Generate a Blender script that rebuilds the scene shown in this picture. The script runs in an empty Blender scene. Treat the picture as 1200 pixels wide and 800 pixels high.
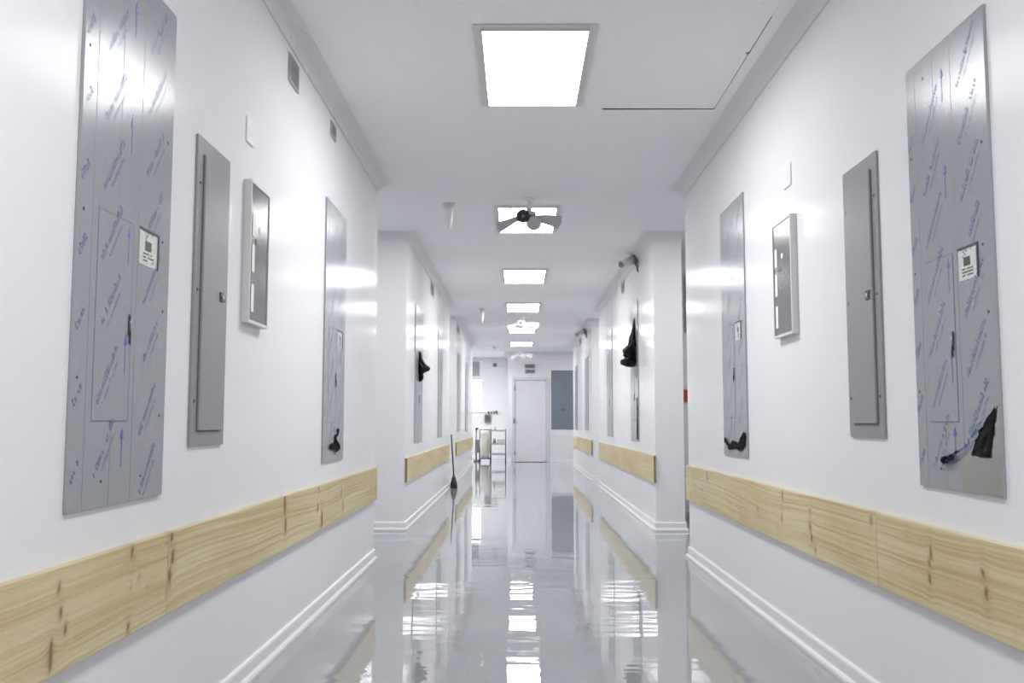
import bpy, bmesh, math, random
from mathutils import Vector, Matrix, noise
random.seed(7)
SC = bpy.context.scene
COL = SC.collection
PI = math.pi

# ------------------------------------------------------------------ materials
def lin(c):
    return tuple(((v / 255) / 12.92 if v / 255 <= .04045 else ((v / 255 + .055) / 1.055) ** 2.4) for v in c) + (1,)

def mat(name, color, rough=.5, metal=0., coat=0., spec=.5):
    m = bpy.data.materials.new(name); m.use_nodes = True
    b = m.node_tree.nodes['Principled BSDF']
    b.inputs['Base Color'].default_value = color if len(color) == 4 else tuple(color) + (1,)
    b.inputs['Roughness'].default_value = rough
    b.inputs['Metallic'].default_value = metal
    b.inputs['Coat Weight'].default_value = coat
    b.inputs['Specular IOR Level'].default_value = spec
    return m

def nodes(m):
    nt = m.node_tree
    return nt, nt.nodes, nt.links, nt.nodes['Principled BSDF']

def vary(m, scale, amount, color=None, stretch=(1, 1, 1)):
    """slight procedural colour variation of the surface"""
    nt, N, L, b = nodes(m)
    tc = N.new('ShaderNodeTexCoord'); mp = N.new('ShaderNodeMapping'); mp.inputs['Scale'].default_value = stretch
    n = N.new('ShaderNodeTexNoise'); n.inputs['Scale'].default_value = scale; n.inputs['Detail'].default_value = 3
    mx = N.new('ShaderNodeMix'); mx.data_type = 'RGBA'
    base = tuple(b.inputs['Base Color'].default_value)
    mx.inputs['A'].default_value = base
    mx.inputs['B'].default_value = color or tuple(min(1, c * (1 - amount)) for c in base[:3]) + (1,)
    L.new(tc.outputs['Object'], mp.inputs['Vector']); L.new(mp.outputs['Vector'], n.inputs['Vector'])
    L.new(n.outputs['Fac'], mx.inputs['Factor']); L.new(mx.outputs['Result'], b.inputs['Base Color'])
    return m

def bump(m, scale, dist, stretch=(1, 1, 1), detail=2, strength=1.):
    nt, N, L, b = nodes(m)
    tc = N.new('ShaderNodeTexCoord'); mp = N.new('ShaderNodeMapping'); mp.inputs['Scale'].default_value = stretch
    n = N.new('ShaderNodeTexNoise'); n.inputs['Scale'].default_value = scale; n.inputs['Detail'].default_value = detail
    bp = N.new('ShaderNodeBump'); bp.inputs['Distance'].default_value = dist; bp.inputs['Strength'].default_value = strength
    L.new(tc.outputs['Object'], mp.inputs['Vector']); L.new(mp.outputs['Vector'], n.inputs['Vector'])
    L.new(n.outputs['Fac'], bp.inputs['Height']); L.new(bp.outputs['Normal'], b.inputs['Normal'])
    return m

def emit(name, color, strength):
    m = bpy.data.materials.new(name); m.use_nodes = True
    nt, N, L, b = nodes(m)
    b.inputs['Base Color'].default_value = (.9, .9, .9, 1)
    b.inputs['Emission Color'].default_value = color
    b.inputs['Emission Strength'].default_value = strength
    m.cycles.emission_sampling = 'FRONT'
    return m

M = {}
M['wall'] = bump(vary(mat('glossy_white_wall_paint', (.785, .785, .80), .17, spec=.013), .9, .02), 1.1, .006, detail=1)
M['ceiling'] = vary(mat('white_ceiling_paint', (.86, .86, .885), .6, spec=.3), .7, .02)
M['trim'] = bump(mat('glossy_trim_paint', (.78, .78, .80), .22), 3, .002)
M['crown'] = mat('crown_paint', (.68, .68, .70), .5)
M['floor'] = bump(vary(mat('grey_epoxy_floor', (.315, .325, .345), .02, spec=.72), .6, .05), 3.4, .0026, stretch=(.45, 1, 1), detail=2.5)
M['film'] = vary(mat('blue_grey_film_on_steel', (.340, .347, .362), .20, 0., spec=.12), 1.5, .10, (.32, .335, .365, 1), (6, 6, .6))
M['film_edge'] = mat('steel_edge', (.22, .22, .23), .4, .6)
M['seam'] = mat('dark_film_seam', (.20, .21, .235), .5, .3)  # dark colour of the film laps and door joints
M['print'] = mat('blue_film_print', lin((84, 112, 190)), .4)
M['print_pale'] = mat('pale_blue_film_print', lin((112, 132, 182)), .4)
M['bare'] = vary(mat('bare_polished_steel', (.50, .495, .475), .22, .9), 3, .15)
M['black'] = bump(mat('black_film_backing', (.006, .0065, .007), .7, spec=.2), 20, .004)
M['grey'] = vary(mat('grey_enamel', lin((143, 144, 149)), .35, 0., spec=.3), 2, .06)
M['grey_dark'] = mat('dark_grey_recess', lin((82, 84, 88)), .5)
M['lock'] = mat('dark_lock', (.03, .03, .035), .35)
M['chrome'] = mat('chrome_metal', (.62, .63, .64), .2, 1.)
M['frame'] = mat('pale_grey_frame', lin((206, 208, 205)), .4)
M['darkglass'] = mat('smoked_glass', (.125, .127, .128), .20, 0, spec=.18)
M['white'] = mat('white_plastic', (.80, .80, .79), .5, spec=.2)
M['offwhite'] = mat('off_white_plastic', lin((208, 208, 198)), .4)
M['label'] = mat('pale_label', lin((205, 210, 202)), .4)
M['ink_and_shade'] = mat('dark_ink_and_shade', (.05, .055, .06), .5)
M['green'] = mat('dark_green_window', (.03, .06, .035), .3)
M['fan'] = mat('brushed_grey_metal', (.46, .465, .48), .4, .2)
M['fan_lit'] = mat('lit_fan_metal', (.82, .82, .83), .35)  # lit look of the farther fans put into the colour
M['door'] = vary(mat('white_door_enamel', (.72, .72, .74), .25), 1, .02)
M['doorframe'] = mat('door_frame_enamel', lin((205, 207, 212)), .3)
M['endwall'] = mat('far_end_wall_paint', (.77, .77, .78), .3)
M['red'] = mat('red_plastic', lin((205, 62, 40)), .35)
M['darkred'] = mat('dark_red_plastic', lin((120, 35, 35)), .4)
M['bag'] = bump(mat('cream_laundry_bag', lin((222, 220, 208)), .8), 14, .01)
M['rubber'] = mat('black_rubber', (.03, .03, .03), .6)
M['greyplastic'] = mat('mid_grey_plastic', lin((120, 120, 122)), .45)
M['hatch'] = mat('ceiling_board', (.86, .86, .87), .6)
M['void_shade'] = mat('painted_void_shade', (.02, .02, .02), .9)
M['green_bottle'] = mat('pale_green_bottle', lin((150, 190, 165)), .3)
M['lamp'] = emit('lit_diffuser', (.98, .99, 1, 1), 13.0)
M['fill_soft'] = emit('passage_fill_diffuser', (.98, .99, 1, 1), 4.6)  # for the unseen fill lamps added in the side passages
M['fill_alcove'] = emit('alcove_fill_diffuser', (.98, .99, 1, 1), 31.0)  # for the unseen fill lamp added to brighten the alcove
M['glass'] = mat('clear_glass', (1, 1, 1), .02)
M['glass'].node_tree.nodes['Principled BSDF'].inputs['Transmission Weight'].default_value = 1.0

def wood_mat():
    m = bpy.data.materials.new('knotty_pine'); m.use_nodes = True
    nt, N, L, b = nodes(m)
    at = N.new('ShaderNodeAttribute'); at.attribute_name = 'grain'
    kn = N.new('ShaderNodeAttribute'); kn.attribute_name = 'knot'
    def noise_(scale, detail, stretch):
        mp = N.new('ShaderNodeMapping'); mp.inputs['Scale'].default_value = stretch
        n = N.new('ShaderNodeTexNoise'); n.inputs['Scale'].default_value = scale; n.inputs['Detail'].default_value = detail
        L.new(at.outputs['Vector'], mp.inputs['Vector']); L.new(mp.outputs['Vector'], n.inputs['Vector'])
        return n
    n1 = noise_(9, 2.5, (.06, 9, 1))
    r1 = N.new('ShaderNodeValToRGB')
    r1.color_ramp.elements[0].position = .33; r1.color_ramp.elements[0].color = lin((196, 175, 132))
    r1.color_ramp.elements[1].position = .60; r1.color_ramp.elements[1].color = lin((216, 204, 168))
    e = r1.color_ramp.elements.new(.46); e.color = lin((207, 191, 152))
    L.new(n1.outputs['Fac'], r1.inputs['Fac'])
    n2 = noise_(2.0, 2, (.5, 2, 1))
    mx = N.new('ShaderNodeMix'); mx.data_type = 'RGBA'; mx.blend_type = 'MULTIPLY'
    r2 = N.new('ShaderNodeValToRGB')
    r2.color_ramp.elements[0].position = .35; r2.color_ramp.elements[0].color = (.90, .85, .77, 1)
    r2.color_ramp.elements[1].position = .6; r2.color_ramp.elements[1].color = (1, 1, 1, 1)
    L.new(n2.outputs['Fac'], r2.inputs['Fac']); mx.inputs['Factor'].default_value = 1
    L.new(r1.outputs['Color'], mx.inputs['A']); L.new(r2.outputs['Color'], mx.inputs['B'])
    mk = N.new('ShaderNodeMix'); mk.data_type = 'RGBA'
    mk.inputs['B'].default_value = lin((128, 92, 60))
    L.new(kn.outputs['Fac'], mk.inputs['Factor']); L.new(mx.outputs['Result'], mk.inputs['A'])
    L.new(mk.outputs['Result'], b.inputs['Base Color'])
    b.inputs['Roughness'].default_value = .5
    b.inputs['Specular IOR Level'].default_value = .3
    return m
M['pine'] = wood_mat()
M['pine_end'] = vary(mat('pine_end_grain_shaded', lin((150, 128, 88)), .7), 30, .3)  # end grain, darkened further to paint the shadowed rail ends

# ------------------------------------------------------------------ mesh helpers
class MB:
    def __init__(s):
        s.bm = bmesh.new(); s.mats = []
    def mi(s, m):
        if m not in s.mats: s.mats.append(m)
        return s.mats.index(m)
    def box(s, x0, x1, y0, y1, z0, z1, m, bevel=0.):
        b = bmesh.new()
        vs = [b.verts.new((x, y, z)) for x in (x0, x1) for y in (y0, y1) for z in (z0, z1)]
        for f in ((0, 1, 3, 2), (4, 6, 7, 5), (0, 4, 5, 1), (2, 3, 7, 6), (0, 2, 6, 4), (1, 5, 7, 3)):
            b.faces.new([vs[i] for i in f])
        bmesh.ops.recalc_face_normals(b, faces=b.faces)
        if bevel > 0:
            bmesh.ops.bevel(b, geom=list(b.edges), offset=bevel, segments=2, profile=.5, affect='EDGES')
        s.add(b, m); return s
    def add(s, b, m, mx=None, smooth=False):
        i = s.mi(m); vm = {}
        if mx is not None: bmesh.ops.transform(b, matrix=mx, verts=b.verts)
        for v in b.verts: vm[v] = s.bm.verts.new(v.co)
        for f in b.faces:
            try: nf = s.bm.faces.new([vm[v] for v in f.verts])
            except ValueError: continue
            nf.material_index = i; nf.smooth = smooth or f.smooth
        b.free(); return s
    def poly(s, pts, m):
        f = s.bm.faces.new([s.bm.verts.new(p) for p in pts]); f.material_index = s.mi(m); return s
    def prism(s, pts2, plane, d0, d1, m):
        """pts2 polygon in a plane ('xz' / 'xy' / 'yz') extruded between d0 and d1"""
        def P(p, d):
            return {'xz': (p[0], d, p[1]), 'xy': (p[0], p[1], d), 'yz': (d, p[0], p[1])}[plane]
        b = bmesh.new()
        a = [b.verts.new(P(p, d0)) for p in pts2]; c = [b.verts.new(P(p, d1)) for p in pts2]
        n = len(pts2); b.faces.new(a); b.faces.new(c[::-1])
        for i in range(n): b.faces.new((a[i], c[i], c[(i + 1) % n], a[(i + 1) % n]))
        bmesh.ops.recalc_face_normals(b, faces=b.faces)
        s.add(b, m); return s
    def tube(s, p0, p1, r0, m, r1=None, seg=16, cap=True):
        r1 = r0 if r1 is None else r1
        p0, p1 = Vector(p0), Vector(p1); d = p1 - p0
        b = bmesh.new()
        bmesh.ops.create_cone(b, cap_ends=cap, segments=seg, radius1=r0, radius2=r1, depth=d.length)
        for f in b.faces: f.smooth = len(f.verts) == 4
        mx = Matrix.Translation((p0 + p1) / 2) @ d.to_track_quat('Z', 'Y').to_matrix().to_4x4()
        s.add(b, m, mx); return s
    def torus(s, c, axis, R, r, m, seg=28, rs=10):
        b = bmesh.new(); rings = []
        for i in range(seg):
            a = 2 * PI * i / seg; ring = []
            for j in range(rs):
                t = 2 * PI * j / rs; rr = R + r * math.cos(t)
                ring.append(b.verts.new((rr * math.cos(a), rr * math.sin(a), r * math.sin(t))))
            rings.append(ring)
        for i in range(seg):
            for j in range(rs):
                f = b.faces.new((rings[i][j], rings[(i + 1) % seg][j], rings[(i + 1) % seg][(j + 1) % rs], rings[i][(j + 1) % rs])); f.smooth = True
        mx = Matrix.Translation(Vector(c)) @ Vector(axis).to_track_quat('Z', 'Y').to_matrix().to_4x4()
        s.add(b, m, mx); return s
    def lathe(s, prof, m, c=(0, 0, 0), axis=(0, 0, 1), seg=24):
        b = bmesh.new(); rings = []
        for r, z in prof:
            rings.append([b.verts.new((max(r, 1e-4) * math.cos(2 * PI * i / seg), max(r, 1e-4) * math.sin(2 * PI * i / seg), z)) for i in range(seg)])
        for k in range(len(prof) - 1):
            for i in range(seg):
                f = b.faces.new((rings[k][i], rings[k][(i + 1) % seg], rings[k + 1][(i + 1) % seg], rings[k + 1][i])); f.smooth = True
        b.faces.new(rings[0][::-1]); b.faces.new(rings[-1])
        bmesh.ops.recalc_face_normals(b, faces=b.faces)
        mx = Matrix.Translation(Vector(c)) @ Vector(axis).to_track_quat('Z', 'Y').to_matrix().to_4x4()
        s.add(b, m, mx); return s
    def build(s, name, parent=None, loc=None, label=None):
        me = bpy.data.meshes.new(name); s.bm.to_mesh(me); s.bm.free()
        for m in s.mats: me.materials.append(M[m])
        o = bpy.data.objects.new(name, me); COL.objects.link(o)
        if parent: o.parent = parent
        if loc: o.location = loc
        if label: o['label'] = label
        return o

def tag(o, label, cat, group=None):
    o['label'] = label; o['category'] = cat
    if group: o['group'] = group
    return o

def thing(name, label, cat, loc, rz=0., group=None):
    o = bpy.data.objects.new(name, None); COL.objects.link(o); o.empty_display_size = .1
    o.location = loc; o.rotation_euler = (0, 0, rz)
    return tag(o, label, cat, group)

def structure(o):
    o['kind'] = 'structure'; return o

def kids(o): return [c for c in bpy.data.objects if c.parent == o]
def copy_tree(o, parent=None):
    c = o.copy(); COL.objects.link(c)
    if parent: c.parent = parent
    for ch in kids(o): copy_tree(ch, c)
    return c
def dup(root, loc, rz, label, group=None):
    c = copy_tree(root); c.location = loc; c.rotation_euler = (0, 0, rz); c['label'] = label
    if group: c['group'] = group
    return c

# ------------------------------------------------------------------ dimensions (metres; Y runs down the corridor)
XL, XR, CZ = -1.16, 1.41, 3.08
OUT = 3.6                                  # side passages end here
L1, L2a, L2b, L3a, L3b = 7.64, 9.7, 15.8, 17.5, 23.9
R1, R2a, R2b, R3a, R3b = 7.82, 9.7, 16.3, 17.9, 24.0
YD, YN, YB = 26.4, 28.8, -4.5              # door wall, nook wall, wall behind the camera
XN = -.287
LEFT, RIGHT = PI / 2, -PI / 2              # rotation of wall things: local x = viewer's right, local -y = out of the wall

# ------------------------------------------------------------------ the setting
structure(MB().box(-4, 4, YB - .2, YN + .3, -.1, 0, 'floor').build('floor'))

HX0, HX1, HY0, HY1 = .535, 1.245, 4.45, 5.82      # opening of the access hatch
c = MB()
for x0, x1, y0, y1 in ((-4, HX0, YB - .2, YN + .3), (HX1, 4, YB - .2, YN + .3), (HX0, HX1, YB - .2, HY0), (HX0, HX1, HY1, YN + .3)):
    c.box(x0, x1, y0, y1, CZ, CZ + .1, 'ceiling')
c.box(HX0 - .02, HX1 + .02, HY0 - .02, HY1 + .02, CZ + .1, CZ + .12, 'void_shade')
c.box(HX0, HX1, HY1 - .002, HY1 + .001, CZ + .001, CZ + .1, 'void_shade').box(HX1 - .002, HX1 + .001, HY0, HY1, CZ + .001, CZ + .1, 'void_shade')  # black liners paint the gap's shade onto the sides of the opening
structure(c.build('ceiling'))
# sagging hatch board
b = bmesh.new()
nx, ny = 6, 8; g = []
for j in range(ny + 1):
    row = []
    for i in range(nx + 1):
        u, v = i / nx, j / ny
        x = HX0 + .0003 + u * (HX1 - HX0 - .005); y = HY0 + .001 + v * (HY1 - HY0 - .028)
        z = CZ - .003 * u * v
        row.append(b.verts.new((x, y, z)))
    g.append(row)
for j in range(ny):
    for i in range(nx): b.faces.new((g[j][i], g[j][i + 1], g[j + 1][i + 1], g[j + 1][i]))
r = bmesh.ops.extrude_face_region(b, geom=list(b.faces))
for v in [e for e in r['geom'] if isinstance(e, bmesh.types.BMVert)]: v.co.z += .012
bmesh.ops.recalc_face_normals(b, faces=b.faces)
h = MB(); h.add(b, 'hatch'); h.tube((1.235, 4.9, CZ - .004), (1.235, 4.9, CZ + .004), .010, 'ink_and_shade')
tag(h.build('ceiling_hatch'), 'off-white ceiling access board with a dark gap along its far edge', 'ceiling hatch')

def block(name, x0, x1, y0, y1, m='wall'):
    return structure(MB().box(x0, x1, y0, y1, 0, CZ, m).build(name))
block('wall_left', -OUT, XL, YB, L1)
block('wall_left', -OUT, XL, L2a, L2b)
block('wall_left', -OUT, XL, L3a, L3b)
block('wall_right', XR, OUT, YB, R1)
w = MB().prism([(XR, R2a), (1.705, R2a), (1.705, 11.0), (OUT, 11.0), (OUT, R2b), (XR, R2b)], 'xy', 0, CZ, 'wall')
structure(w.build('wall_right'))
block('wall_right', XR, OUT, R3a, R3b)
block('wall_far', XN, OUT, YD, YN + .1, 'endwall')
block('wall_outer_left', -OUT - .15, -OUT, YB - .1, YN + .2)
block('wall_outer_right', OUT, OUT + .15, YB - .1, YN + .2)
block('wall_back', XL, XR, YB - .15, YB)
# nook wall with a window opening
WX0, WX1, WZ0, WZ1 = -1.95, -1.08, 1.55, 2.45
w = MB()
for x0, x1, z0, z1 in ((-OUT, WX0, 0, CZ), (WX1, XN, 0, CZ), (WX0, WX1, 0, WZ0), (WX0, WX1, WZ1, CZ)):
    w.box(x0, x1, YN, YN + .15, z0, z1, 'wall')
structure(w.build('wall_nook'))
win = MB()
for x0, x1, z0, z1 in ((WX0, WX0 + .04, WZ0, WZ1), (WX1 - .04, WX1, WZ0, WZ1), (WX0 + .04, WX1 - .04, WZ0, WZ0 + .04), (WX0 + .04, WX1 - .04, WZ1 - .04, WZ1), (WX0 + .04, WX1 - .04, 1.80, 1.83)):
    win.box(x0, x1, YN + .02, YN + .07, z0, z1, 'white')
wo = structure(win.build('window_1'))
MB().box(WX0 + .04, WX1 - .04, YN + .04, YN + .046, WZ0 + .04, WZ1 - .04, 'glass').build('pane', wo)

def sweep(name, path, prof, m):
    """prof: (out, z) pairs; path runs with the room on its right-hand side"""
    b = bmesh.new(); rows = []
    n = len(path)
    P = [Vector(p) for p in path]
    for i in range(n):
        d0 = (P[i] - P[i - 1]).normalized() if i else None
        d1 = (P[i + 1] - P[i]).normalized() if i < n - 1 else None
        nrm = lambda d: Vector((d.y, -d.x))
        if d0 is None: o = nrm(d1)
        elif d1 is None: o = nrm(d0)
        else:
            o = (nrm(d0) + nrm(d1)); o = o / max(.3, o.dot(nrm(d1)))
        rows.append([b.verts.new((P[i].x + o.x * a, P[i].y + o.y * a, z)) for a, z in prof])
    k = len(prof)
    for i in range(n - 1):
        for j in range(k): b.faces.new((rows[i][j], rows[i][(j + 1) % k], rows[i + 1][(j + 1) % k], rows[i + 1][j]))
    b.faces.new(rows[0]); b.faces.new(rows[-1][::-1])
    bmesh.ops.recalc_face_normals(b, faces=b.faces)
    mb = MB(); mb.add(b, m)
    return structure(mb.build(name))
BASE = [(-.002, .001), (.030, .001), (.030, .018), (.024, .027), (.015, .031), (.015, .080), (.011, .088), (.004, .092), (-.002, .092)]
CROWN = [(-.002, CZ + .002), (.095, CZ + .002), (.095, CZ - .008), (.072, CZ - .014), (.045, CZ - .028), (.024, CZ - .050), (.016, CZ - .066), (.010, CZ - .078), (-.002, CZ - .078)]
paths = [('left', [(XL, YB), (XL, L1), (-OUT, L1)]),
         ('left', [(-OUT, L2a), (XL, L2a), (XL, L2b), (-OUT, L2b)]),
         ('left', [(-OUT, L3a), (XL, L3a), (XL, L3b), (-OUT, L3b)]),
         ('right', [(OUT, R1), (XR, R1), (XR, YB)]),
         ('right', [(OUT, R2b), (XR, R2b), (XR, R2a), (1.705, R2a), (1.705, 11.0), (OUT, 11.0)]),
         ('right', [(OUT, R3b), (XR, R3b), (XR, R3a), (OUT, R3a)])]
nt_ = 0
for side, p in paths:
    sweep('baseboard_' + side, p, BASE, 'trim')
    nt_ += 1; sweep('trim_%d' % nt_, p, CROWN, 'crown')
DX0, DX1 = -.079, .785
sweep('baseboard_far', [(-OUT, YN), (XN, YN), (XN, YD), (DX0 - .1, YD)], BASE, 'trim')
sweep('baseboard_far', [(DX1 + .09, YD), (OUT, YD)], BASE, 'trim')
nt_ += 1; sweep('trim_%d' % nt_, [(-OUT, YN), (XN, YN), (XN, YD), (OUT, YD)], CROWN, 'crown')

# ------------------------------------------------------------------ far door
d = structure(thing('door_1', '', '', ((DX0 + DX1) / 2, YD, 0)))
del d['label'], d['category']
hw = (DX1 - DX0) / 2
MB().box(-hw, hw, -.035, -.004, .012, 2.272, 'door', .004).build('door_leaf', d)
f = MB()
f.box(-hw - .085, -hw - .006, -.05, -.001, 0, 2.36, 'doorframe', .004); f.box(hw + .006, hw + .085, -.05, -.001, 0, 2.36, 'doorframe', .004)
f.box(-hw - .006, hw + .006, -.05, -.001, 2.281, 2.36, 'doorframe', .004)
f.build('door_frame', d)
for z in (.27, 2.06):
    MB().tube((-hw - .012, -.056, z - .05), (-hw - .012, -.056, z + .05), .016, 'greyplastic').build('hinge', d)
hm = MB().box(-hw - .05, -hw - .008, -.06, -.05, 1.08, 1.22, 'greyplastic', .003)
hm.tube((-hw - .02, -.09, 1.14), (-hw - .02, -.055, 1.14), .012, 'greyplastic').tube((-hw - .03, -.09, 1.14), (-hw + .05, -.09, 1.12), .010, 'greyplastic')
hm.build('door_handle', d)

# ------------------------------------------------------------------ ceiling lights
def make_light():
    t = thing('ceiling_light', '', 'ceiling light', (0, 0, CZ), 0, None)
    W, H, B, Z = .268, .555, .048, -.022
    fr = MB()
    # flat flange with an inner sloping lip
    for x0, x1, y0, y1 in ((-W - B, -W, -H - B, H + B), (W, W + B, -H - B, H + B), (-W, W, -H - B, -H), (-W, W, H, H + B)):
        fr.box(x0, x1, y0, y1, -.010, -.001, 'frame', .002)
    for x0, x1, y0, y1 in ((-W - .012, -W, -H - .012, H + .012), (W, W + .012, -H - .012, H + .012), (-W, W, -H - .012, -H), (-W, W, H, H + .012)):
        fr.box(x0, x1, y0, y1, -.020, -.010, 'frame')
    fr.build('frame', t)
    MB().box(-W, W, -H, H, -.013, -.003, 'white').poly([(-W, -H, -.0131), (-W, H, -.0131), (W, H, -.0131), (W, -H, -.0131)], 'lamp').build('diffuser', t)
    return t
LG = 'ceiling lights along the corridor'
light_labels = {
    5.13: 'large rectangular ceiling light nearest the camera, lit, with double frame',
    9.05: 'lit ceiling light behind the nearest ceiling fan',
    12.59: 'third ceiling light from the camera, first one beyond the near fan',
    16.05: 'fourth ceiling light from the camera, just in front of the second fan',
    20.02: 'thin looking lit ceiling light just beyond the second ceiling fan',
    23.57: 'farthest lit ceiling light, just in front of the end wall'}
L0 = make_light(); first = True
for y in (5.13, 9.05, 12.59, 16.05, 20.02, 23.57):
    if first: L0.location = (.088, y, CZ); L0['label'] = light_labels[y]; L0['group'] = LG; first = False
    else: dup(L0, (.088, y, CZ), 0, light_labels[y], LG)
# lamps of the same kind outside the frame: corridor row, plus fill lamps added to brighten passages and alcove
for k, (x, y, rz, lb) in enumerate(((.088, 1.2, 0, 'rectangular ceiling light overhead, out of the frame above the camera'),
                     (.088, -2.6, 0, 'rectangular ceiling light in the corridor behind the camera'),
                     (-2.5, 8.67, PI / 2, 'unseen fill light added in the near left side passage'),
                     (2.6, 8.8, PI / 2, 'unseen fill light added in the near right side passage'),
                     (-2.4, 16.65, PI / 2, 'unseen fill light added in the second left side passage'),
                     (2.5, 17.1, PI / 2, 'unseen fill light added in the second right side passage'),
                     (-1.75, 26.2, 0, 'unseen bright fill light added over the far left alcove'),
                     (2.6, 25.2, PI / 2, 'unseen fill light added in the far right side passage'))):
    o = dup(L0, (x, y, CZ), rz, lb, 'ceiling lights outside the picture')
    if k > 1:
        for ch in kids(o):
            if ch.name.startswith('diffuser'):
                ch.data = ch.data.copy(); ch.data.materials[1] = M['fill_alcove' if k == 6 else 'fill_soft']

# ------------------------------------------------------------------ ceiling fans
def make_fan(blade_mat):
    t = thing('ceiling_fan', '', 'ceiling fan', (0, 0, CZ))
    MB().lathe([(.045, -.001), (.043, -.015), (.02, -.03), (.012, -.034)], 'white', seg=20).tube((0, 0, -.03), (0, 0, -.115), .022, 'white').build('downrod', t)
    MB().lathe([(.015, .0), (.055, -.006), (.062, -.02), (.058, -.035), (.02, -.045)], blade_mat, (.0, .0, -.115)).build('motor_housing', t)
    # ring facing down the corridor, with its pale hub
    r = MB().torus((-.055, -.055, -.168), (0, 1, 0), .040, .021, 'rubber' if blade_mat == 'fan' else 'fan_lit')
    r.tube((-.055, -.06, -.168), (-.02, -.01, -.150), .012, 'greyplastic')
    r.build('ring', t)
    MB().lathe([(.004, -.012), (.020, -.008), (.024, 0), (.02, .01)], 'greyplastic', (-.055, -.055, -.168), (0, 1, 0)).build('ring_hub', t)
    # lower round plate
    MB().lathe([(.004, -.012), (.05, -.009), (.066, -.003), (.068, .004), (.03, .012), (.006, .03)], blade_mat, (.040, -.02, -.225), (0, .85, .5)).tube((.04, -.02, -.22), (.01, 0, -.15), .012, blade_mat).build('round_plate', t)
    def blade(pts):
        # pts: (x, z_top, z_bottom, y) stations from root to tip
        b = bmesh.new(); top = []; bot = []
        for x, zt, zb, y in pts:
            top.append(b.verts.new((x, y + .012, zt))); bot.append(b.verts.new((x, y - .012, zb)))
        for i in range(len(pts) - 1): b.faces.new((top[i], top[i + 1], bot[i + 1], bot[i]))
        r = bmesh.ops.extrude_face_region(b, geom=list(b.faces))
        for v in [e for e in r['geom'] if isinstance(e, bmesh.types.BMVert)]: v.co.y += .006; v.co.z += .003
        bmesh.ops.recalc_face_normals(b, faces=b.faces)
        mb = MB(); mb.add(b, blade_mat); mb.build('blade', t)
    blade([(-.075, -.150, -.200, 0), (-.12, -.158, -.215, 0), (-.17, -.175, -.248, 0), (-.22, -.192, -.282, 0), (-.262, -.200, -.305, 0), (-.292, -.205, -.255, 0)])
    blade([(-.02, -.145, -.190, 0), (.05, -.147, -.200, 0), (.12, -.143, -.225, 0), (.19, -.143, -.248, 0), (.25, -.150, -.275, 0), (.290, -.153, -.215, 0)])
    return t
fan = make_fan('fan'); fan.location = (.10, 8.2, CZ)
fan['label'] = 'grey metal ceiling fan with a dark ring, in front of the second light'; fan['group'] = 'ceiling fans along the corridor'
fan2 = make_fan('fan_lit'); fan2.location = (.10, 17.1, CZ)
fan2['label'] = 'small pale ceiling fan between the fourth and fifth ceiling lights'; fan2['group'] = 'ceiling fans along the corridor'
dup(fan2, (.10, 24.95, CZ), 0, 'farthest and tiniest ceiling fan, just before the end wall', 'ceiling fans along the corridor')

# tapered fixtures hanging from the ceiling left of the lights
def make_hang():
    t = thing('hanging_detector', '', 'ceiling detector', (0, 0, CZ))
    MB().lathe([(.058, -.001), (.056, -.016), (.040, -.026)], 'offwhite').build('ceiling_rose', t)
    MB().lathe([(.040, -.024), (.041, -.07), (.036, -.13), (.026, -.19), (.014, -.228), (.004, -.238)], 'white', seg=24).build('housing', t)
    return t
hg = make_hang(); hg.location = (-.63, 8.4, CZ); hg['label'] = 'white tapered fixture hanging from ceiling, left of the near fan'; hg['group'] = 'hanging ceiling fixtures'
dup(hg, (-.63, 16.32, CZ), 0, 'small tapered ceiling fixture left of the second fan', 'hanging ceiling fixtures')
dup(hg, (-.62, 24.6, CZ), 0, 'farthest tapered ceiling fixture, near the edge of the left alcove', 'hanging ceiling fixtures')

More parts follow.
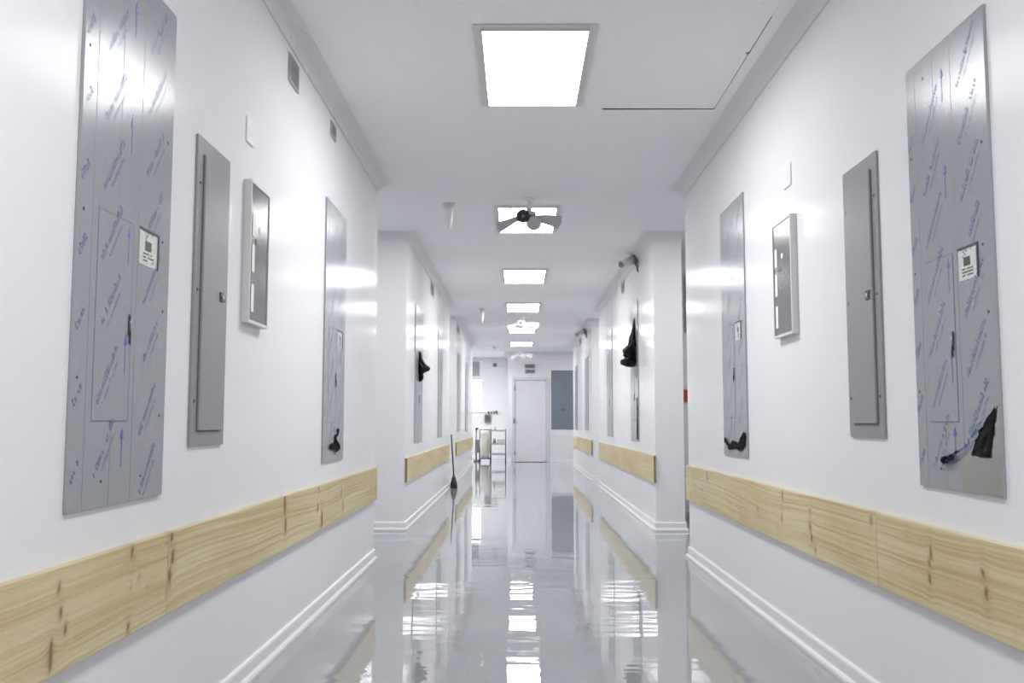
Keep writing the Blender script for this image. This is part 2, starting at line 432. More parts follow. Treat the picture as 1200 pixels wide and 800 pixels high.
# ------------------------------------------------------------------ pine rails
def pine_board(name, side, y0, y1, z0, z1, knots, seed, label, end_near=False, th=.024):
    """a board on the wall, as a fine grid so that the grain can flow round the knots"""
    rnd = random.Random(seed)
    ny = max(4, int((y1 - y0) / .012)); nz = max(6, int((z1 - z0) / .010)); ny = min(ny, 520)
    me = bpy.data.meshes.new(name)
    bm = bmesh.new()
    X = (XL + th) if side == 'L' else (XR - th); Xw = (XL + .001) if side == 'L' else (XR - .001)
    rows = []
    for j in range(nz + 1):
        rows.append([bm.verts.new((X, y0 + (y1 - y0) * i / ny, z0 + (z1 - z0) * j / nz)) for i in range(ny + 1)])
    for j in range(nz):
        for i in range(ny): bm.faces.new((rows[j][i], rows[j][i + 1], rows[j + 1][i + 1], rows[j + 1][i]))
    back = [bm.verts.new((Xw, y, z)) for y, z in ((y0, z0), (y1, z0), (y1, z1), (y0, z1))]
    bm.faces.new((back[3], back[2], *reversed(rows[nz]))) if False else None
    # edges: strips from the front grid border to a matching back border
    bt = [bm.verts.new((Xw, y0 + (y1 - y0) * i / ny, z1)) for i in range(ny + 1)]
    bb = [bm.verts.new((Xw, y0 + (y1 - y0) * i / ny, z0)) for i in range(ny + 1)]
    for i in range(ny):
        bm.faces.new((rows[nz][i], rows[nz][i + 1], bt[i + 1], bt[i]))
        bm.faces.new((rows[0][i], bb[i], bb[i + 1], rows[0][i + 1]))
    for b_ in back: bm.verts.remove(b_)
    for col, (ta, ba) in ((0, (bt[0], bb[0])), (ny, (bt[ny], bb[ny]))):
        f = bm.faces.new([ba] + [rows[j][col] for j in range(nz + 1)] + [ta]); f.material_index = 1
    bmesh.ops.recalc_face_normals(bm, faces=bm.faces)
    gl = bm.verts.layers.float_vector.new('grain'); kl = bm.verts.layers.float.new('knot')
    tilt = rnd.uniform(-.02, .02)
    for v in bm.verts:
        y, z = v.co.y, v.co.z
        zz = z + tilt * (y - y0) + .012 * math.sin(y * 1.7 + seed) + .006 * math.sin(y * 4.1 + seed * 2)
        k = 0.
        for ky, kz, r, asp in knots:
            dy, dz = (y - ky), (z - kz)
            q = dz * dz / (r * asp) ** 2 + dy * dy / r ** 2
            zz += (1 if dz > 0 else -1) * -min(abs(dz), r * 1.2) * .75 * math.exp(-(dy / (r * 2.6)) ** 2) * math.exp(-(dz / .09) ** 2)
            k = max(k, min(1, max(0, 1.5 - q)) * (.95 if r > .006 else .6))
            # faint resin stain around the knot, running up and down the board
            k = max(k, .30 * math.exp(-(dy / (r * 2.0)) ** 2) * math.exp(-(dz / (r * 4.5)) ** 2))
        v[gl] = Vector((y, zz, seed * 1.37)); v[kl] = k
    bm.to_mesh(me); bm.free()
    me.materials.append(M['pine']); me.materials.append(M['pine_end'])
    o = bpy.data.objects.new(name, me); COL.objects.link(o)
    return tag(o, label, 'wall rail')
def rk(seed, y0, y1, z0, z1, n):
    q = random.Random(seed); out = []
    for _ in range(n):
        y = q.uniform(y0, y1); z = q.uniform(z0 + .03, z1 - .03); r = q.uniform(.006, .012)
        out.append((y, z, r, q.uniform(1.2, 2.2)))
        if q.random() < .6: out.append((y + q.uniform(-.02, .02), q.uniform(z0 + .02, z1 - .02), r * .8, q.uniform(1.2, 2)))
    return out
za, zb = .484, .740
pine_board('wooden_rail', 'L', -4.3, 3.085, za, zb,
           [(2.36, .690, .008, 1.4), (2.37, .630, .009, 2.0), (2.40, .585, .007, 2.0), (2.33, .535, .012, 3.4), (2.80, .722, .013, 1.2), (2.86, .64, .006, 1.3), (2.80, .62, .004, 1.), (2.93, .60, .004, 1.), (2.79, .505, .011, 1.1), (1.7, .6, .01, 1.5)] + rk(3, -4, 2, za, zb, 9), 3,
           'pale pine board rail low on left wall, nearest length with long knots')
pine_board('wooden_rail', 'L', 3.088, L1 + .005, za, zb,
           [(3.115, .725, .013, 1.3), (3.13, .66, .014, 1.8), (3.11, .60, .015, 2.0), (4.62, .70, .022, 2.2), (4.64, .60, .020, 2.2), (5.38, .62, .010, 2.5), (5.50, .545, .022, 2.4), (5.40, .72, .010, 1.5), (6.1, .66, .012, 2.0), (6.15, .56, .016, 2.), (7.3, .6, .014, 2)], 5,
           'pine board rail low on left wall, from board joint to wall corner')
za, zb = .475, .752
pine_board('wooden_rail', 'R', 5.93, R1 + .005, za, zb, [(7.55, .65, .012, 1.5), (7.62, .53, .012, 1.5), (7.15, .60, .012, 1.6), (6.95, .70, .012, 2.8), (6.5, .66, .006, 1.2), (7.4, .56, .010, 1.4), (6.2, .58, .008, 1.2)], 11,
           'pine board rail on right wall, far end beside the corner')
pine_board('wooden_rail', 'R', 3.688, 5.927, za, zb, [(5.50, .60, .010, 1.3), (4.98, .72, .009, 2.2), (5.0, .60, .012, 1.3), (5.08, .54, .006, 1.2), (4.52, .68, .008, 2.2), (4.52, .61, .014, 1.6), (4.50, .56, .009, 2.4), (4.45, .51, .009, 1.6), (3.74, .72, .009, 1.6)], 12,
           'pine board rail on right wall, middle length under the grey cabinet')
pine_board('wooden_rail', 'R', -4.3, 3.685, za, zb, [(3.40, .70, .006, 1.3), (3.21, .664, .010, 2.2), (3.22, .63, .007, 2.), (3.225, .575, .011, 1.4), (2.86, .655, .010, 1.3), (2.84, .60, .014, 1.3), (2.5, .6, .01, 1.5)] + rk(9, -4, 2.2, za, zb, 9), 13,
           'pine board rail on right wall, nearest length with paired dark knots')
pine_board('wooden_rail', 'L', L2a - .004, L2b - .05, .49, .735, rk(21, 9.8, 15.6, .5, .72, 14), 14, 'pine board rail on the second left wall section, beyond the first passage')
pine_board('wooden_rail', 'R', R2a - .03, R2b - .1, .49, .765, rk(22, 9.8, 16, .5, .74, 14), 15, 'pine board rail on the second right wall section, beyond the first passage')
pine_board('wooden_rail', 'L', L3a - .004, L3b - .05, .49, .735, rk(23, 17.6, 23.6, .5, .72, 10), 16, 'small looking pine rail on the farthest left wall section')
pine_board('wooden_rail', 'R', R3a - .03, R3b - .05, .49, .765, rk(24, 18, 23.6, .5, .74, 10), 17, 'small looking pine rail on the farthest right wall section')

# ------------------------------------------------------------------ film-covered steel panels
def glyph_row(mb, cx, cz, ang, length, hgt, rnd, m):
    """a run of small pen strokes: illegible print on the protective film"""
    n = int(length / (hgt * .62)); ca, sa = math.cos(ang), math.sin(ang)
    def P(a, b): return (cx + a * ca - b * sa, -.0119, cz + a * sa + b * ca)
    for i in range(n):
        if rnd.random() < .12: continue
        a = -length / 2 + i * length / n; w = hgt * .13; hh = hgt * rnd.choice((.65, .65, 1.))
        mb.poly([P(a, 0), P(a + w, 0), P(a + w + hh * .2, hh), P(a + hh * .2, hh)], m)
        k = rnd.random()
        if k < .7: mb.poly([P(a, hh * .0), P(a + hgt * .4, 0), P(a + hgt * .4, hh * .16), P(a, hh * .16)], m)
        if k > .3: mb.poly([P(a + hh * .15, hh * .8), P(a + hgt * .42, hh * .8), P(a + hgt * .42, hh * .97), P(a + hh * .15, hh * .97)], m)
        if k > .5: mb.poly([P(a + hgt * .32, 0), P(a + hgt * .42, 0), P(a + hgt * .46, hh * .9), P(a + hgt * .36, hh * .9)], m)

def steel_panel(w, h, label, loc, rz, seed, detail=True, group='steel wall panels'):
    rnd = random.Random(seed)
    t = thing('steel_cabinet', label, 'wall panel', loc, rz, group)
    T = .010
    p = MB().box(0, w, -T, -.0005, 0, h, 'film', .0015)
    if detail:
        for u in (.125 * w, .375 * w, .60 * w):                 # lapped seams of the film
            p.box(u, u + .0026, -T - .0003, -T + .001, .002, h - .002, 'seam')
    if detail:
        for v in (.10, .27, .47, .68, .90):                     # blue arrows up the middle seam
            x = .495 * w; z = v * h; y = -T - .0018
            p.poly([(x - .0018, y, z - .055), (x + .0018, y, z - .055), (x + .0018, y, z + .03), (x - .0018, y, z + .03)], 'print')
            p.poly([(x - .010, y, z + .027), (x + .010, y, z + .027), (x, y, z + .060)], 'print')
        for r_, cx in enumerate((.03, .30, .76)):
            for k in range(8):
                cz = (.03 + .125 * k + (.035, .075, .02)[r_]) * h
                if cz > h - .09 or cz < .07: continue
                glyph_row(p, cx * w + .02, cz, math.radians(54), .21 if cx > .1 else .07, .021, rnd, 'print_pale')
                if cx > .1: glyph_row(p, cx * w + .042, cz - .016, math.radians(54), .13, .010, rnd, 'print_pale')
    p.build('face_plate', t)
    u0, u1, v0, v1 = .185 * w, .545 * w, .15 * h, .515 * h
    dr = MB().box(u0, u1, -T - .0012, -T + .001, v0, v1, 'film')
    g = .0028
    dr.box(u1, u1 + g, -T - .0016, -T + .001, v0, v1, 'seam'); dr.box(u0, u1, -T - .0016, -T + .001, v0 - g, v0, 'seam'); dr.box(u0, u1, -T - .0016, -T + .001, v1, v1 + g, 'seam')
    if detail: dr.box(u0 - .0008, u0, -T - .0014, -T + .001, v0, v1, 'seam')
    dr.build('access_door', t)
    lk = MB().box(u1 - .018, u1 - .006, -T - .005, -T - .001, .305 * h, .345 * h, 'lock', .002)
    lk.tube((u1 - .012, -T - .010, .33 * h), (u1 - .012, -T - .004, .33 * h), .005, 'chrome').box(u1 - .016, u1 - .010, -T - .009, -T - .004, .29 * h, .315 * h, 'lock', .001)
    lk.build('lock', t)
    # meter window with label plate; dark top and right strips paint its recess shade
    a0, a1, b0, b1 = .62 * w, .835 * w, .448 * h, .515 * h
    pl = MB().box(a0, a1, -T - .001, -T + .001, b0, b1, 'label')
    pl.box(a1, a1 + .008, -T - .004, -T + .001, b0, b1 + .006, 'ink_and_shade'); pl.box(a0, a1, -T - .004, -T + .001, b1, b1 + .006, 'ink_and_shade')
    pl.box(a0 + .3 * (a1 - a0), a0 + .62 * (a1 - a0), -T - .003, -T - .0005, b0 + .45 * (b1 - b0), b0 + .72 * (b1 - b0), 'green', .001)
    for k in range(3):
        z = b0 + (.12 + .1 * k) * (b1 - b0)
        for q in range(7):
            x = a0 + (.2 + .085 * q) * (a1 - a0)
            if rnd.random() < .8: pl.box(x, x + .055 * (a1 - a0), -T - .0016, -T - .0005, z, z + .05 * (b1 - b0), 'ink_and_shade')
    pl.build('label_window', t)
    for x, z in ((.045 * w, .5 * h), (.045 * w, .78 * h), (.93 * w, .37 * h), (.93 * w, .72 * h), (.90 * w, .51 * h), (.3 * w, .045 * h), (.72 * w, .045 * h), (.25 * w, .95 * h), (.8 * w, .93 * h), (.045 * w, .22 * h), (.93 * w, .16 * h)):
        MB().lathe([(.0048, -.0015), (.0045, .001), (.002, .002)], 'lock', (x, -T - .0002, z), (0, -1, 0), 8).build('screw', t) if detail else None
    return t

def flap(t, pts, seed, name='torn_film', amp=.012, m='black', base=-.012, hang=0., label='crumpled black torn film', th=.0015, sub=4):
    """crumpled sheet of loose film: polygon in the panel plane, lifted and creased"""
    b = bmesh.new(); b.faces.new([b.verts.new((x, 0, z)) for x, z in pts])
    bmesh.ops.triangulate(b, faces=b.faces)
    z0_ = min(p[1] for p in pts); z1_ = max(p[1] for p in pts)
    for _ in range(sub): bmesh.ops.subdivide_edges(b, edges=list(b.edges), cuts=1, use_grid_fill=True)
    for v in b.verts:
        n = noise.noise(Vector((v.co.x * 38, seed, v.co.z * 38))); n2 = noise.noise(Vector((v.co.x * 90, seed + 5, v.co.z * 90)))
        v.co.y = base - amp * (.6 + n * .9 + n2 * .4)
        if hang:
            k = 1 - (v.co.z - z0_) / (z1_ - z0_)
            v.co.y -= hang * math.sin(PI * min(1, .05 + k * .85)) ** 1.2
        v.co.y = min(v.co.y, -.0125)
        v.co.x += .006 * noise.noise(Vector((v.co.z * 60, seed, 1))); v.co.z += .006 * noise.noise(Vector((v.co.x * 60, seed, 2)))
    r = bmesh.ops.extrude_face_region(b, geom=list(b.faces))
    for v in [e for e in r['geom'] if isinstance(e, bmesh.types.BMVert)]: v.co.y += th
    bmesh.ops.recalc_face_normals(b, faces=b.faces)
    mb = MB(); mb.add(b, m); return mb.build(name, t, label=label)

pL1 = steel_panel(.645, 1.595, 'tall film-covered steel panel at far left of the picture, blue arrows', (XL, 2.41, .867), LEFT, 1)
pR1 = steel_panel(.565, 1.475, 'tall steel panel at far right, film torn at its lower corner', (XR, 3.308, .884), RIGHT, 2)
pL4 = steel_panel(.655, 1.595, 'narrow looking steel panel on near left wall beside the corner', (XL, 5.56, .862), LEFT, 3)
pR4 = steel_panel(.655, 1.650, 'steel panel on near right wall closest to the side passage', (XR, 6.425, .886), RIGHT, 4)
pLA = steel_panel(.80, 1.56, 'steel panel with black flap on the second left wall section', (XL, 10.52, .877), LEFT, 5, False)
pLB = steel_panel(.70, 1.56, 'thin looking plain steel panel on the second left wall section', (XL, 13.6, .89), LEFT, 6, False)
pRA = steel_panel(.72, 1.65, 'steel panel with hanging black flap on the second right wall section', (XR, 11.68, .885), RIGHT, 7, False)
pRB = steel_panel(.80, 1.60, 'thin looking plain steel panel on the second right wall section', (XR, 14.8, .90), RIGHT, 8, False)
steel_panel(.80, 1.50, 'nearer of two sliver-thin panels on the farthest left wall section', (XL, 18.0, .93), LEFT, 9, False)
steel_panel(.90, 1.52, 'farther of two sliver-thin panels on the farthest left wall section', (XL, 20.7, .90), LEFT, 10, False)
steel_panel(.90, 1.48, 'nearer of two sliver-thin panels on the farthest right wall section', (XR, 19.7, .95), RIGHT, 11, False)
steel_panel(.90, 1.53, 'farther of two sliver-thin panels on the farthest right wall section', (XR, 23.1, .93), RIGHT, 12, False)
# dark panel facing the camera on the end wall
pe = thing('steel_cabinet', 'dark blue-grey panel facing the camera right of the far door', 'wall panel', (.937, YD, .91), 0, 'steel wall panels')
M['film_dimmed'] = bump(vary(mat('film_dim_reflection', lin((126, 134, 144)), .45, .2), 12, .3, (.16, .19, .23, 1), (1, 1, .35)), 9, .004)  # same steel film, its dim reflection painted in as a darker blue
MB().box(0, .64, -.010, -.0005, 0, 1.65, 'film_dimmed', .002).build('face_plate', pe)
MB().box(.12, .36, -.0125, -.009, .25, .85, 'film_dimmed', .001).build('access_door', pe)
MB().box(.33, .35, -.02, -.012, .52, .58, 'lock', .001).build('lock', pe)
MB().box(.44, .56, -.013, -.009, .78, .88, 'greyplastic', .001).build('label_window', pe)

# torn film on the near right panel: bare steel corner, black curl, crumpled edge
b = MB().prism([(.5635, .002), (.5635, .27), (.545, .268), (.47, .20), (.42, .155), (.36, .118), (.31, .095), (.315, .002)], 'xz', -.0124, -.0095, 'bare')
b.build('bare_steel_corner', pR1, label='shiny bare steel where the film is torn away')
flap(pR1, [(.550, .266), (.535, .20), (.515, .150), (.50, .112), (.45, .112), (.395, .118), (.425, .160), (.455, .195), (.50, .225)], 3, amp=.008)
flap(pR1, [(.19, .100), (.235, .112), (.30, .118), (.37, .140), (.425, .180), (.47, .225), (.44, .20), (.39, .16), (.32, .125), (.25, .085), (.21, .080)], 8, name='curled_film_edge', amp=.016, m='print_pale', label='pale crumpled edge of the torn film', sub=3)
flap(pR1, [(.190, .095), (.215, .108), (.26, .108), (.31, .128), (.335, .130), (.29, .100), (.24, .084)], 4, amp=.010, base=-.02, sub=3)
# small tears low on the two panels near the corners
flap(pL4, [(.15, .09), (.24, .115), (.31, .10), (.33, .155), (.37, .17), (.38, .13), (.47, .10), (.50, .06), (.42, .07), (.36, .045), (.30, .075), (.22, .07)], 5, amp=.012)
flap(pL4, [(.38, .15), (.41, .20), (.44, .20), (.42, .15)], 6, amp=.010, sub=2)
flap(pR4, [(.06, .12), (.20, .07), (.32, .10), (.45, .085), (.60, .16), (.635, .15), (.62, .075), (.50, .035), (.36, .05), (.2, .035), (.07, .085)], 7, amp=.012)
# big black flaps on the second sections
def bundle(t, prof, u, seed, flat=.75, spikes=.3):
    # crumpled loose film standing off the panel: prof = (height, half thickness along u, reach out of the wall)
    b = bmesh.new(); rings = []
    for k, (z, a, r) in enumerate(prof):
        ring = []
        for i in range(24):
            an = 2 * PI * i / 24
            n = 1 + spikes * noise.noise(Vector((math.cos(an) * 2.2, math.sin(an) * 2.2, z * 14 + seed))) + .12 * noise.noise(Vector((math.cos(an) * 6, math.sin(an) * 6, z * 40)))
            y = -.011 - r * .5 - r * .5 * math.sin(an) * n
            ring.append(b.verts.new((u + a * math.cos(an) * n, min(y, -.0105), z + .012 * noise.noise(Vector((an * 2, z * 20, seed))))))
        rings.append(ring)
    for k in range(len(rings) - 1):
        for i in range(24): b.faces.new((rings[k][i], rings[k][(i + 1) % 24], rings[k + 1][(i + 1) % 24], rings[k + 1][i]))
    b.faces.new(rings[0][::-1]); b.faces.new(rings[-1])
    bmesh.ops.recalc_face_normals(b, faces=b.faces)
    mb = MB(); mb.add(b, 'black'); mb.build('loose_film', t, label='black crumpled loose film standing off the panel')
def stations(pts, n=22):
    out = []
    for k in range(n + 1):
        z = pts[0][0] + (pts[-1][0] - pts[0][0]) * k / n
        for p, q in zip(pts, pts[1:]):
            if min(p[0], q[0]) - 1e-9 <= z <= max(p[0], q[0]) + 1e-9:
                f = (z - p[0]) / (q[0] - p[0]); out.append((z, p[1] + f * (q[1] - p[1]), p[2] + f * (q[2] - p[2]))); break
    return out
bundle(pLA, stations([(1.05, .02, .01), (.97, .06, .03), (.91, .12, .065), (.865, .16, .125), (.83, .15, .11), (.80, .10, .04), (.74, .10, .05), (.70, .04, .02)]), .40, 3, spikes=.5)
bundle(pRA, stations([(1.46, .015, .008), (1.34, .05, .030), (1.22, .12, .06), (1.13, .17, .085), (1.09, .19, .145), (1.02, .19, .145), (.99, .18, .11), (.96, .18, .16), (.91, .16, .15), (.885, .10, .09)]), .45, 8, spikes=.35)
flap(pRA, [(.62, .02), (.70, .02), (.71, .50), (.66, .52)], 12, amp=.01)

# ------------------------------------------------------------------ grey cabinets with a raised door
def make_cabinet():
    t = thing('wall_cabinet', '', 'electrical cabinet', (0, 0, 0))
    w, h = .375, 1.122
    MB().box(0, w, -.010, -.0005, 0, h, 'grey', .002).build('frame', t)
    dr = MB().box(.062, .318, -.020, -.0095, .055, 1.062, 'grey', .0025)
    dr.box(.058, .062, -.0115, -.0095, .055, 1.062, 'grey_dark').box(.058, .322, -.0115, -.0095, .050, .055, 'grey_dark').box(.318, .322, -.0115, -.0095, .055, 1.062, 'grey_dark')
    d = dr.build('door', t)
    MB().box(.255, .298, -.024, -.0195, .545, .582, 'lock', .002).tube((.277, -.028, .563), (.277, -.023, .563), .008, 'chrome').build('latch', d)
    for z in (.16, .56, .95):
        MB().tube((.345, -.013, z - .0), (.345, -.009, z), .005, 'lock', seg=8).build('screw', t)
        MB().tube((.030, -.013, z - .0), (.030, -.009, z), .005, 'lock', seg=8).build('screw', t)
    return t
cb = make_cabinet(); cb.location = (XL, 3.30, 1.016); cb.rotation_euler.z = LEFT
cb['label'] = 'tall grey electrical cabinet on left wall next to the film-covered panel'; cb['group'] = 'grey wall cabinets'
dup(cb, (XR, 3.985, 1.042), RIGHT, 'tall grey electrical cabinet on right wall next to the torn-film panel', 'grey wall cabinets')

# shallow glazed boxes
def make_box():
    t = thing('display_box', '', 'wall box', (0, 0, 0))
    w, h, D = .30, .612, .034
    f = MB()
    for a in ((0, .012, 0, h), (w - .012, w, 0, h), (.012, w - .012, 0, .014), (.012, w - .012, h - .014, h)):
        f.box(a[0], a[1], -D, -.0005, a[2], a[3], 'frame', .0015)
    f.box(.012, w - .012, -.020, -.0005, .014, h - .014, 'grey_dark')
    f.build('frame', t)
    MB().box(.0122, w - .0122, -.030, -.0202, .0142, h - .0142, 'darkglass').build('glass_front', t)
    for z0, z1 in ((.05, .17), (.22, .34), (.375, .475)):
        MB().box(.035, .075, -.0322, -.0302, z0, z1, 'white', .001).build('label_strip', t)
    MB().lathe([(.018, 0), (.016, .002), (.004, .003)], 'white', (.155, -.0302, .42), (0, -1, 0), 16).build('indicator', t)
    MB().box(.09, .13, -.0318, -.0302, .345, .37, 'lock').build('keyhole_plate', t)
    return t
bx = make_box(); bx.location = (XL, 3.895, 1.517); bx.rotation_euler.z = LEFT
bx['label'] = 'pale framed box with dark glass front on left wall'; bx['group'] = 'dark-fronted wall boxes'
b2 = dup(bx, (XR, 5.035, 1.547), RIGHT, 'pale framed box with dark glass front on right wall', 'dark-fronted wall boxes'); b2.scale.x = 1.15

# ------------------------------------------------------------------ vents and blank plates
M['vent'] = mat('light_grey_vent_enamel', lin((172, 173, 176)), .4)
def make_vent(w, h, m='vent'):
    t = thing('air_vent', '', 'vent', (0, 0, 0))
    f = MB()
    for a in ((0, .012, 0, h), (w - .012, w, 0, h), (.012, w - .012, 0, .012), (.012, w - .012, h - .012, h)):
        f.box(a[0], a[1], -.010, -.0005, a[2], a[3], m, .001)
    f.box(.012, w - .012, -.003, -.0005, .012, h - .012, 'vent'); f.build('frame', t)
    s = MB(); n = max(4, int((h - .03) / .014))
    for k in range(n):
        z = .016 + k * (h - .032) / n
        s.prism([(-.009, z), (-.009, z + .006), (-.0035, z + .012), (-.0035, z + .006)], 'yz', .012, w - .012, m)
    s.build('louvres', t)
    return t
def put_vent(w, h, loc, rz, label):
    v = make_vent(w, h); v.location = loc; v.rotation_euler.z = rz; v['label'] = label; v['group'] = 'small wall vents'
put_vent(.20, .145, (XL, 4.595, 2.82), LEFT, 'grey louvred vent high on left wall, nearest to the camera')
put_vent(.15, .095, (XL, 5.66, 2.868), LEFT, 'smaller grey vent high on left wall above the corner panel')
put_vent(.42, .17, (XL, 12.35, 2.80), LEFT, 'grey vent high on the second left wall section')
put_vent(.30, .15, (XR, 12.62, 2.83), RIGHT, 'grey vent high on the second right wall section, under the camera')
put_vent(.60, .14, (XL, 17.75, 2.82), LEFT, 'tiny grey vent high on the farthest left wall section')
put_vent(.55, .14, (XR, 21.4, 2.84), RIGHT, 'tiny grey vent high on the farthest right wall section')
def plate(loc, rz, w, h, label):
    t = thing('blank_plate', label, 'wall plate', loc, rz, 'white cover plates')
    MB().box(0, w, -.008, 0, 0, h, 'white', .002).build('cover', t)
    MB().box(w * .3, w * .7, -.0095, -.0078, h * .35, h * .65, 'white', .002).build('rocker', t)
plate((XL, 3.90, 2.295), LEFT, .105, .11, 'small white cover plate above the dark-fronted box, left wall')
plate((XR, 4.885, 2.325), RIGHT, .13, .115, 'small white cover plate above the dark-fronted box, right wall')

# ------------------------------------------------------------------ security cameras on the right
def make_cam():
    t = thing('security_camera', '', 'camera', (0, 0, 0))
    MB().lathe([(.05, .0), (.05, .012), (.02, .022)], 'greyplastic', (0, 0, .0), (0, -1, 0)).tube((0, -.02, 0), (.01, -.075, .02), .018, 'greyplastic').build('bracket', t)
    # body points along local +x (towards the camera)
    bd = MB().tube((-.02, -.055, .045), (.10, -.21, -.035), .048, 'offwhite', seg=20)
    bd.tube((-.03, -.042, .052), (-.015, -.062, .042), .052, 'greyplastic', seg=20)
    bd.build('body', t)
    MB().tube((.0985, -.208, -.034), (.106, -.218, -.039), .034, 'greyplastic', seg=20).build('lens', t)
    MB().tube((-.03, -.045, .02), (-.02, -.008, -.05), .009, 'rubber').tube((-.02, -.008, -.05), (0, -.008, -.10), .009, 'rubber').build('cable', t)
    return t
cm = make_cam(); cm.location = (XR, 10.9, 2.965); cm.rotation_euler.z = RIGHT
cm['label'] = 'white bullet camera high on the second right wall section'; cm['group'] = 'wall cameras'
dup(cm, (XR, 19.2, 2.93), RIGHT, 'tiny dark looking camera high on the farthest right wall section', 'wall cameras')

# ------------------------------------------------------------------ glimpse behind the right pier
cp = thing('call_point', 'small red-framed fire call point seen past the right wall corner', 'call point', (1.94, 11.0, 1.345), 0)
MB().box(0, .115, -.04, -.0005, 0, .14, 'red', .004).build('housing', cp)
MB().box(.028, .088, -.043, -.039, .025, .115, 'ink_and_shade', .002).build('front_pane', cp)
gp = thing('wall_cabinet', 'grey upright panel edge glimpsed high behind the right wall corner', 'electrical cabinet', (1.955, 11.0, 2.16), 0)
MB().box(0, .36, -.02, -.0005, 0, .68, 'grey', .003).build('frame', gp)
MB().box(.03, .33, -.03, -.0195, .04, .64, 'grey', .003).build('door', gp)
bn = thing('waste_bin', 'dark waste bin just showing past the right wall corner', 'bin', (2.06, 10.78, 0), 0)
MB().lathe([(.085, .001), (.09, .01), (.105, .22), (.11, .225), (.10, .23)], 'greyplastic').build('bin_body', bn)

# ------------------------------------------------------------------ sweeping brush beside the second left corner
mp_ = thing('floor_brush', 'black long-handled floor brush standing at the second left corner', 'brush', (-1.085, 16.0, 0), 0)
MB().tube((.0, .0, .20), (-.045, -.02, .90), .012, 'rubber', seg=10).build('handle', mp_)
bh = MB().lathe([(.065, .002), (.055, .08), (.035, .16), (.014, .22)], 'rubber', seg=14)
bh.build('brush_head', mp_)

# ------------------------------------------------------------------ far alcove: trolleys and wall items
def caster(mb, x, y, r=.045):
    mb.tube((x - .012, y, r), (x + .012, y, r), r, 'rubber', seg=16); mb.tube((x, y, r), (x, y, r + .06), .012, 'greyplastic', seg=8)
tr = thing('steel_trolley', 'grey steel trolley with shelves on wheels left of the far door', 'trolley', (-.54, 25.75, 0), 0)
W2, D2 = .205, .27
for sx in (-1, 1):
    for sy in (-1, 1):
        MB().tube((sx * W2, sy * D2, .10), (sx * W2, sy * D2, .94), .014, 'greyplastic', seg=10).build('post', tr)
        q = MB(); caster(q, sx * W2, sy * D2); q.build('caster', tr)
for z in (.22, .50, .86):
    s = MB().box(-W2, W2, -D2, D2, z, z + .012, 'fan', .002)
    s.box(-W2, W2, -D2 - .004, -D2 + .004, z, z + .045, 'fan').box(-W2, W2, D2 - .004, D2 + .004, z, z + .045, 'fan').build('shelf', tr)
for k, (x, y, z, r, h_, m, lb) in enumerate(((-.08, -.10, .872, .028, .13, 'green_bottle', 'pale green bottle on top shelf of the steel trolley'),
                                             (.08, -.05, .872, .035, .09, 'white', 'white jar on top shelf of the steel trolley'),
                                             (-.10, -.12, .512, .04, .17, 'greyplastic', 'grey canister on the middle shelf of the steel trolley'))):
    t = thing('bottle', lb, 'bottle', (-.54 + x, 25.75 + y, z), 0, 'containers on the steel trolley')
    MB().lathe([(r, .0005), (r, h_ * .7), (r * .45, h_ * .85), (r * .4, h_ * .9)], m, seg=16).build('bottle_body', t)
    MB().lathe([(r * .5, h_ * .9), (r * .5, h_), (r * .3, h_ + .004)], 'white', seg=12).build('cap', t)
bx_ = thing('carton', 'pale folded carton on the middle shelf of the steel trolley', 'box', (-.47, 25.72, .513), 0)
MB().box(-.10, .10, -.09, .09, 0, .13, 'offwhite', .004).build('carton_body', bx_)
lc = thing('laundry_cart', 'cream bag laundry cart on black wheels beside the steel trolley', 'laundry cart', (-.92, 26.4, 0), 0)
fr = MB()
for sx in (-1, 1):
    for sy in (-1, 1): fr.tube((sx * .15, sy * .2, .10), (sx * .15, sy * .2, .90), .012, 'greyplastic', seg=10)
for a in (((-.15, -.2), (.15, -.2)), ((-.15, .2), (.15, .2)), ((-.15, -.2), (-.15, .2)), ((.15, -.2), (.15, .2))):
    for z in (.10, .90): fr.tube((*a[0], z), (*a[1], z), .012, 'greyplastic', seg=10)
fr.build('frame', lc)
bg = bmesh.new(); rings = []
for k in range(9):
    z = .12 + .77 * k / 8; s_ = .80 + .17 * math.sin(PI * min(1, k / 5) / 1.6); ring = []
    for i in range(28):
        a = 2 * PI * i / 28; n = 1 + .05 * math.sin(5 * a + k) ; cx = math.copysign(abs(math.cos(a)) ** .6, math.cos(a)); cy = math.copysign(abs(math.sin(a)) ** .6, math.sin(a))
        ring.append(bg.verts.new((.138 * s_ * n * cx, .185 * s_ * n * cy, z)))
    rings.append(ring)
for k in range(8):
    for i in range(28):
        f = bg.faces.new((rings[k][i], rings[k][(i + 1) % 28], rings[k + 1][(i + 1) % 28], rings[k + 1][i])); f.smooth = True
bg.faces.new(rings[0][::-1]); bg.faces.new(rings[-1])
q = MB(); q.add(bg, 'bag'); q.build('bag', lc)
for sx in (-1, 1):
    for sy in (-1, 1):
        q = MB(); caster(q, sx * .15, sy * .2); q.build('caster', lc)
st = thing('equipment_stand', 'grey upright stand at left edge of the far alcove', 'stand', (-1.16, 26.9, 0), 0)
MB().box(-.10, .10, -.14, .14, .001, .05, 'greyplastic', .01).build('base', st)
MB().tube((-.03, 0, .05), (-.03, 0, .92), .022, 'greyplastic').build('pole', st)
MB().box(-.06, .07, -.05, .05, .25, .62, 'greyplastic', .01).build('case', st)
MB().box(-.05, .03, -.06, .06, .90, .95, 'rubber', .006).build('grip', st)

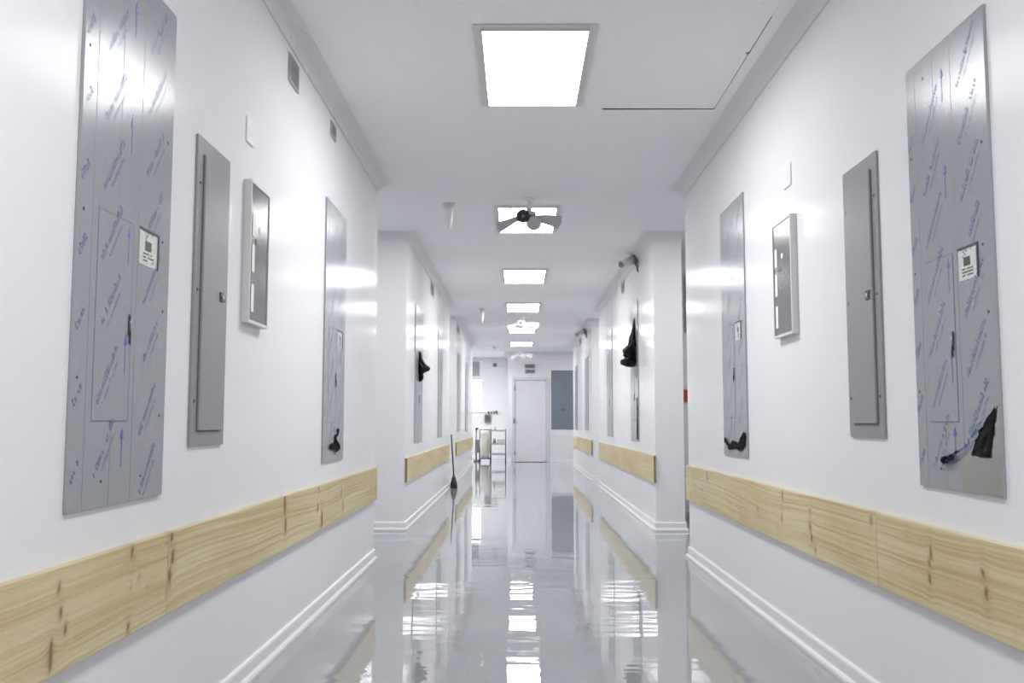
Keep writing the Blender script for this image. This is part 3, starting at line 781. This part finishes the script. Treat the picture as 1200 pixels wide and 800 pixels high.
mo = thing('wall_monitor', 'small grey monitor on the alcove wall above the laundry cart', 'monitor', (-1.02, YN, 1.10), 0)
MB().box(0, .19, -.09, -.02, 0, .25, 'greyplastic', .01).build('case', mo)
MB().box(.02, .17, -.094, -.089, .04, .22, 'grey_dark', .002).build('screen', mo)
MB().box(.07, .12, -.022, -.0005, .08, .16, 'greyplastic').build('wall_bracket', mo)
rl = thing('service_rail', 'white service rail across the alcove wall behind the small gauges', 'service rail', (-1.45, YN, 1.40), 0)
MB().box(0, .95, -.03, -.0005, 0, .045, 'white', .004).build('rail', rl)
for k, (x, m, lb) in enumerate(((-.90, 'darkred', 'leftmost small gauge of four on the alcove service rail'), (-.82, 'darkred', 'second small gauge from the left on the alcove service rail'),
                                (-.74, 'lock', 'third small gauge from the left on the alcove service rail'), (-.66, 'lock', 'rightmost dark gauge on the alcove service rail'))):
    t = thing('gauge', lb, 'gauge', (x, YN - .031, 1.425), 0, 'gauges on the service rail')
    MB().tube((0, 0, 0), (0, -.05, 0), .022 if k < 3 else .034, m, seg=14).build('dial', t)
    MB().tube((0, -.025, -.02), (0, -.025, -.07), .010, m, seg=8).build('outlet', t)
v = make_vent(.26, .44); v.location = (-1.44, YN, 2.52); v['label'] = 'grey louvred grille high on the far alcove wall'; v['group'] = 'small wall vents'
dt = thing('wall_detector', 'tiny round detector high on the far alcove wall', 'detector', (-.71, YN, 2.86), 0)
MB().lathe([(.06, .0), (.058, .02), (.03, .035)], 'greyplastic', (0, -.0005, 0), (0, -1, 0)).build('cover', dt)
# sign above the far door
sg = thing('door_sign', 'small grey two-band sign above the far door', 'sign', (.19, YD, 2.475), 0)
MB().box(0, .29, -.02, -.0005, 0, .27, 'frame', .004).build('backing', sg)
MB().box(.012, .278, -.024, -.0195, .155, .255, 'greyplastic', .002).build('band', sg)
MB().box(.012, .278, -.024, -.0195, .015, .105, 'greyplastic', .002).build('band', sg)

# ------------------------------------------------------------------ daylight outside the alcove window
w = bpy.data.worlds.new('daylight'); SC.world = w; w.use_nodes = True
w.node_tree.nodes['Background'].inputs['Color'].default_value = (.95, .98, 1, 1)
w.node_tree.nodes['Background'].inputs['Strength'].default_value = 1.6

# ------------------------------------------------------------------ camera
cam = bpy.data.cameras.new('camera'); cam.sensor_fit = 'HORIZONTAL'; cam.sensor_width = 36; cam.lens = 36 * 1100 / 1200
cam.clip_start = .05
co = bpy.data.objects.new('camera', cam); COL.objects.link(co)
R_ = Matrix(((0.999979753, 0., -0.00636350752), (0.00633990873, -0.0860416184, 0.996271371), (0.000547526486, 0.996291544, 0.0860398763)))
# columns: image right, image up, view direction in world space; Blender looks along -Z
m4 = Matrix.Identity(4)
for i in range(3):
    m4[i][0] = R_[i][0]; m4[i][1] = R_[i][1]; m4[i][2] = -R_[i][2]; 
m4[2][3] = 1.1
co.matrix_world = m4
SC.camera = co
SC.view_settings.view_transform = 'Standard'; SC.view_settings.look = 'None'
SC.view_settings.gamma = 1; SC.view_settings.use_curve_mapping = False
SC.view_settings.exposure = 0.93
SC.cycles.max_bounces = 10; SC.cycles.diffuse_bounces = 7; SC.cycles.glossy_bounces = 6
SC.cycles.use_denoising = True
SC.cycles.denoising_input_passes = 'RGB'
SC.cycles.sample_clamp_indirect = 6
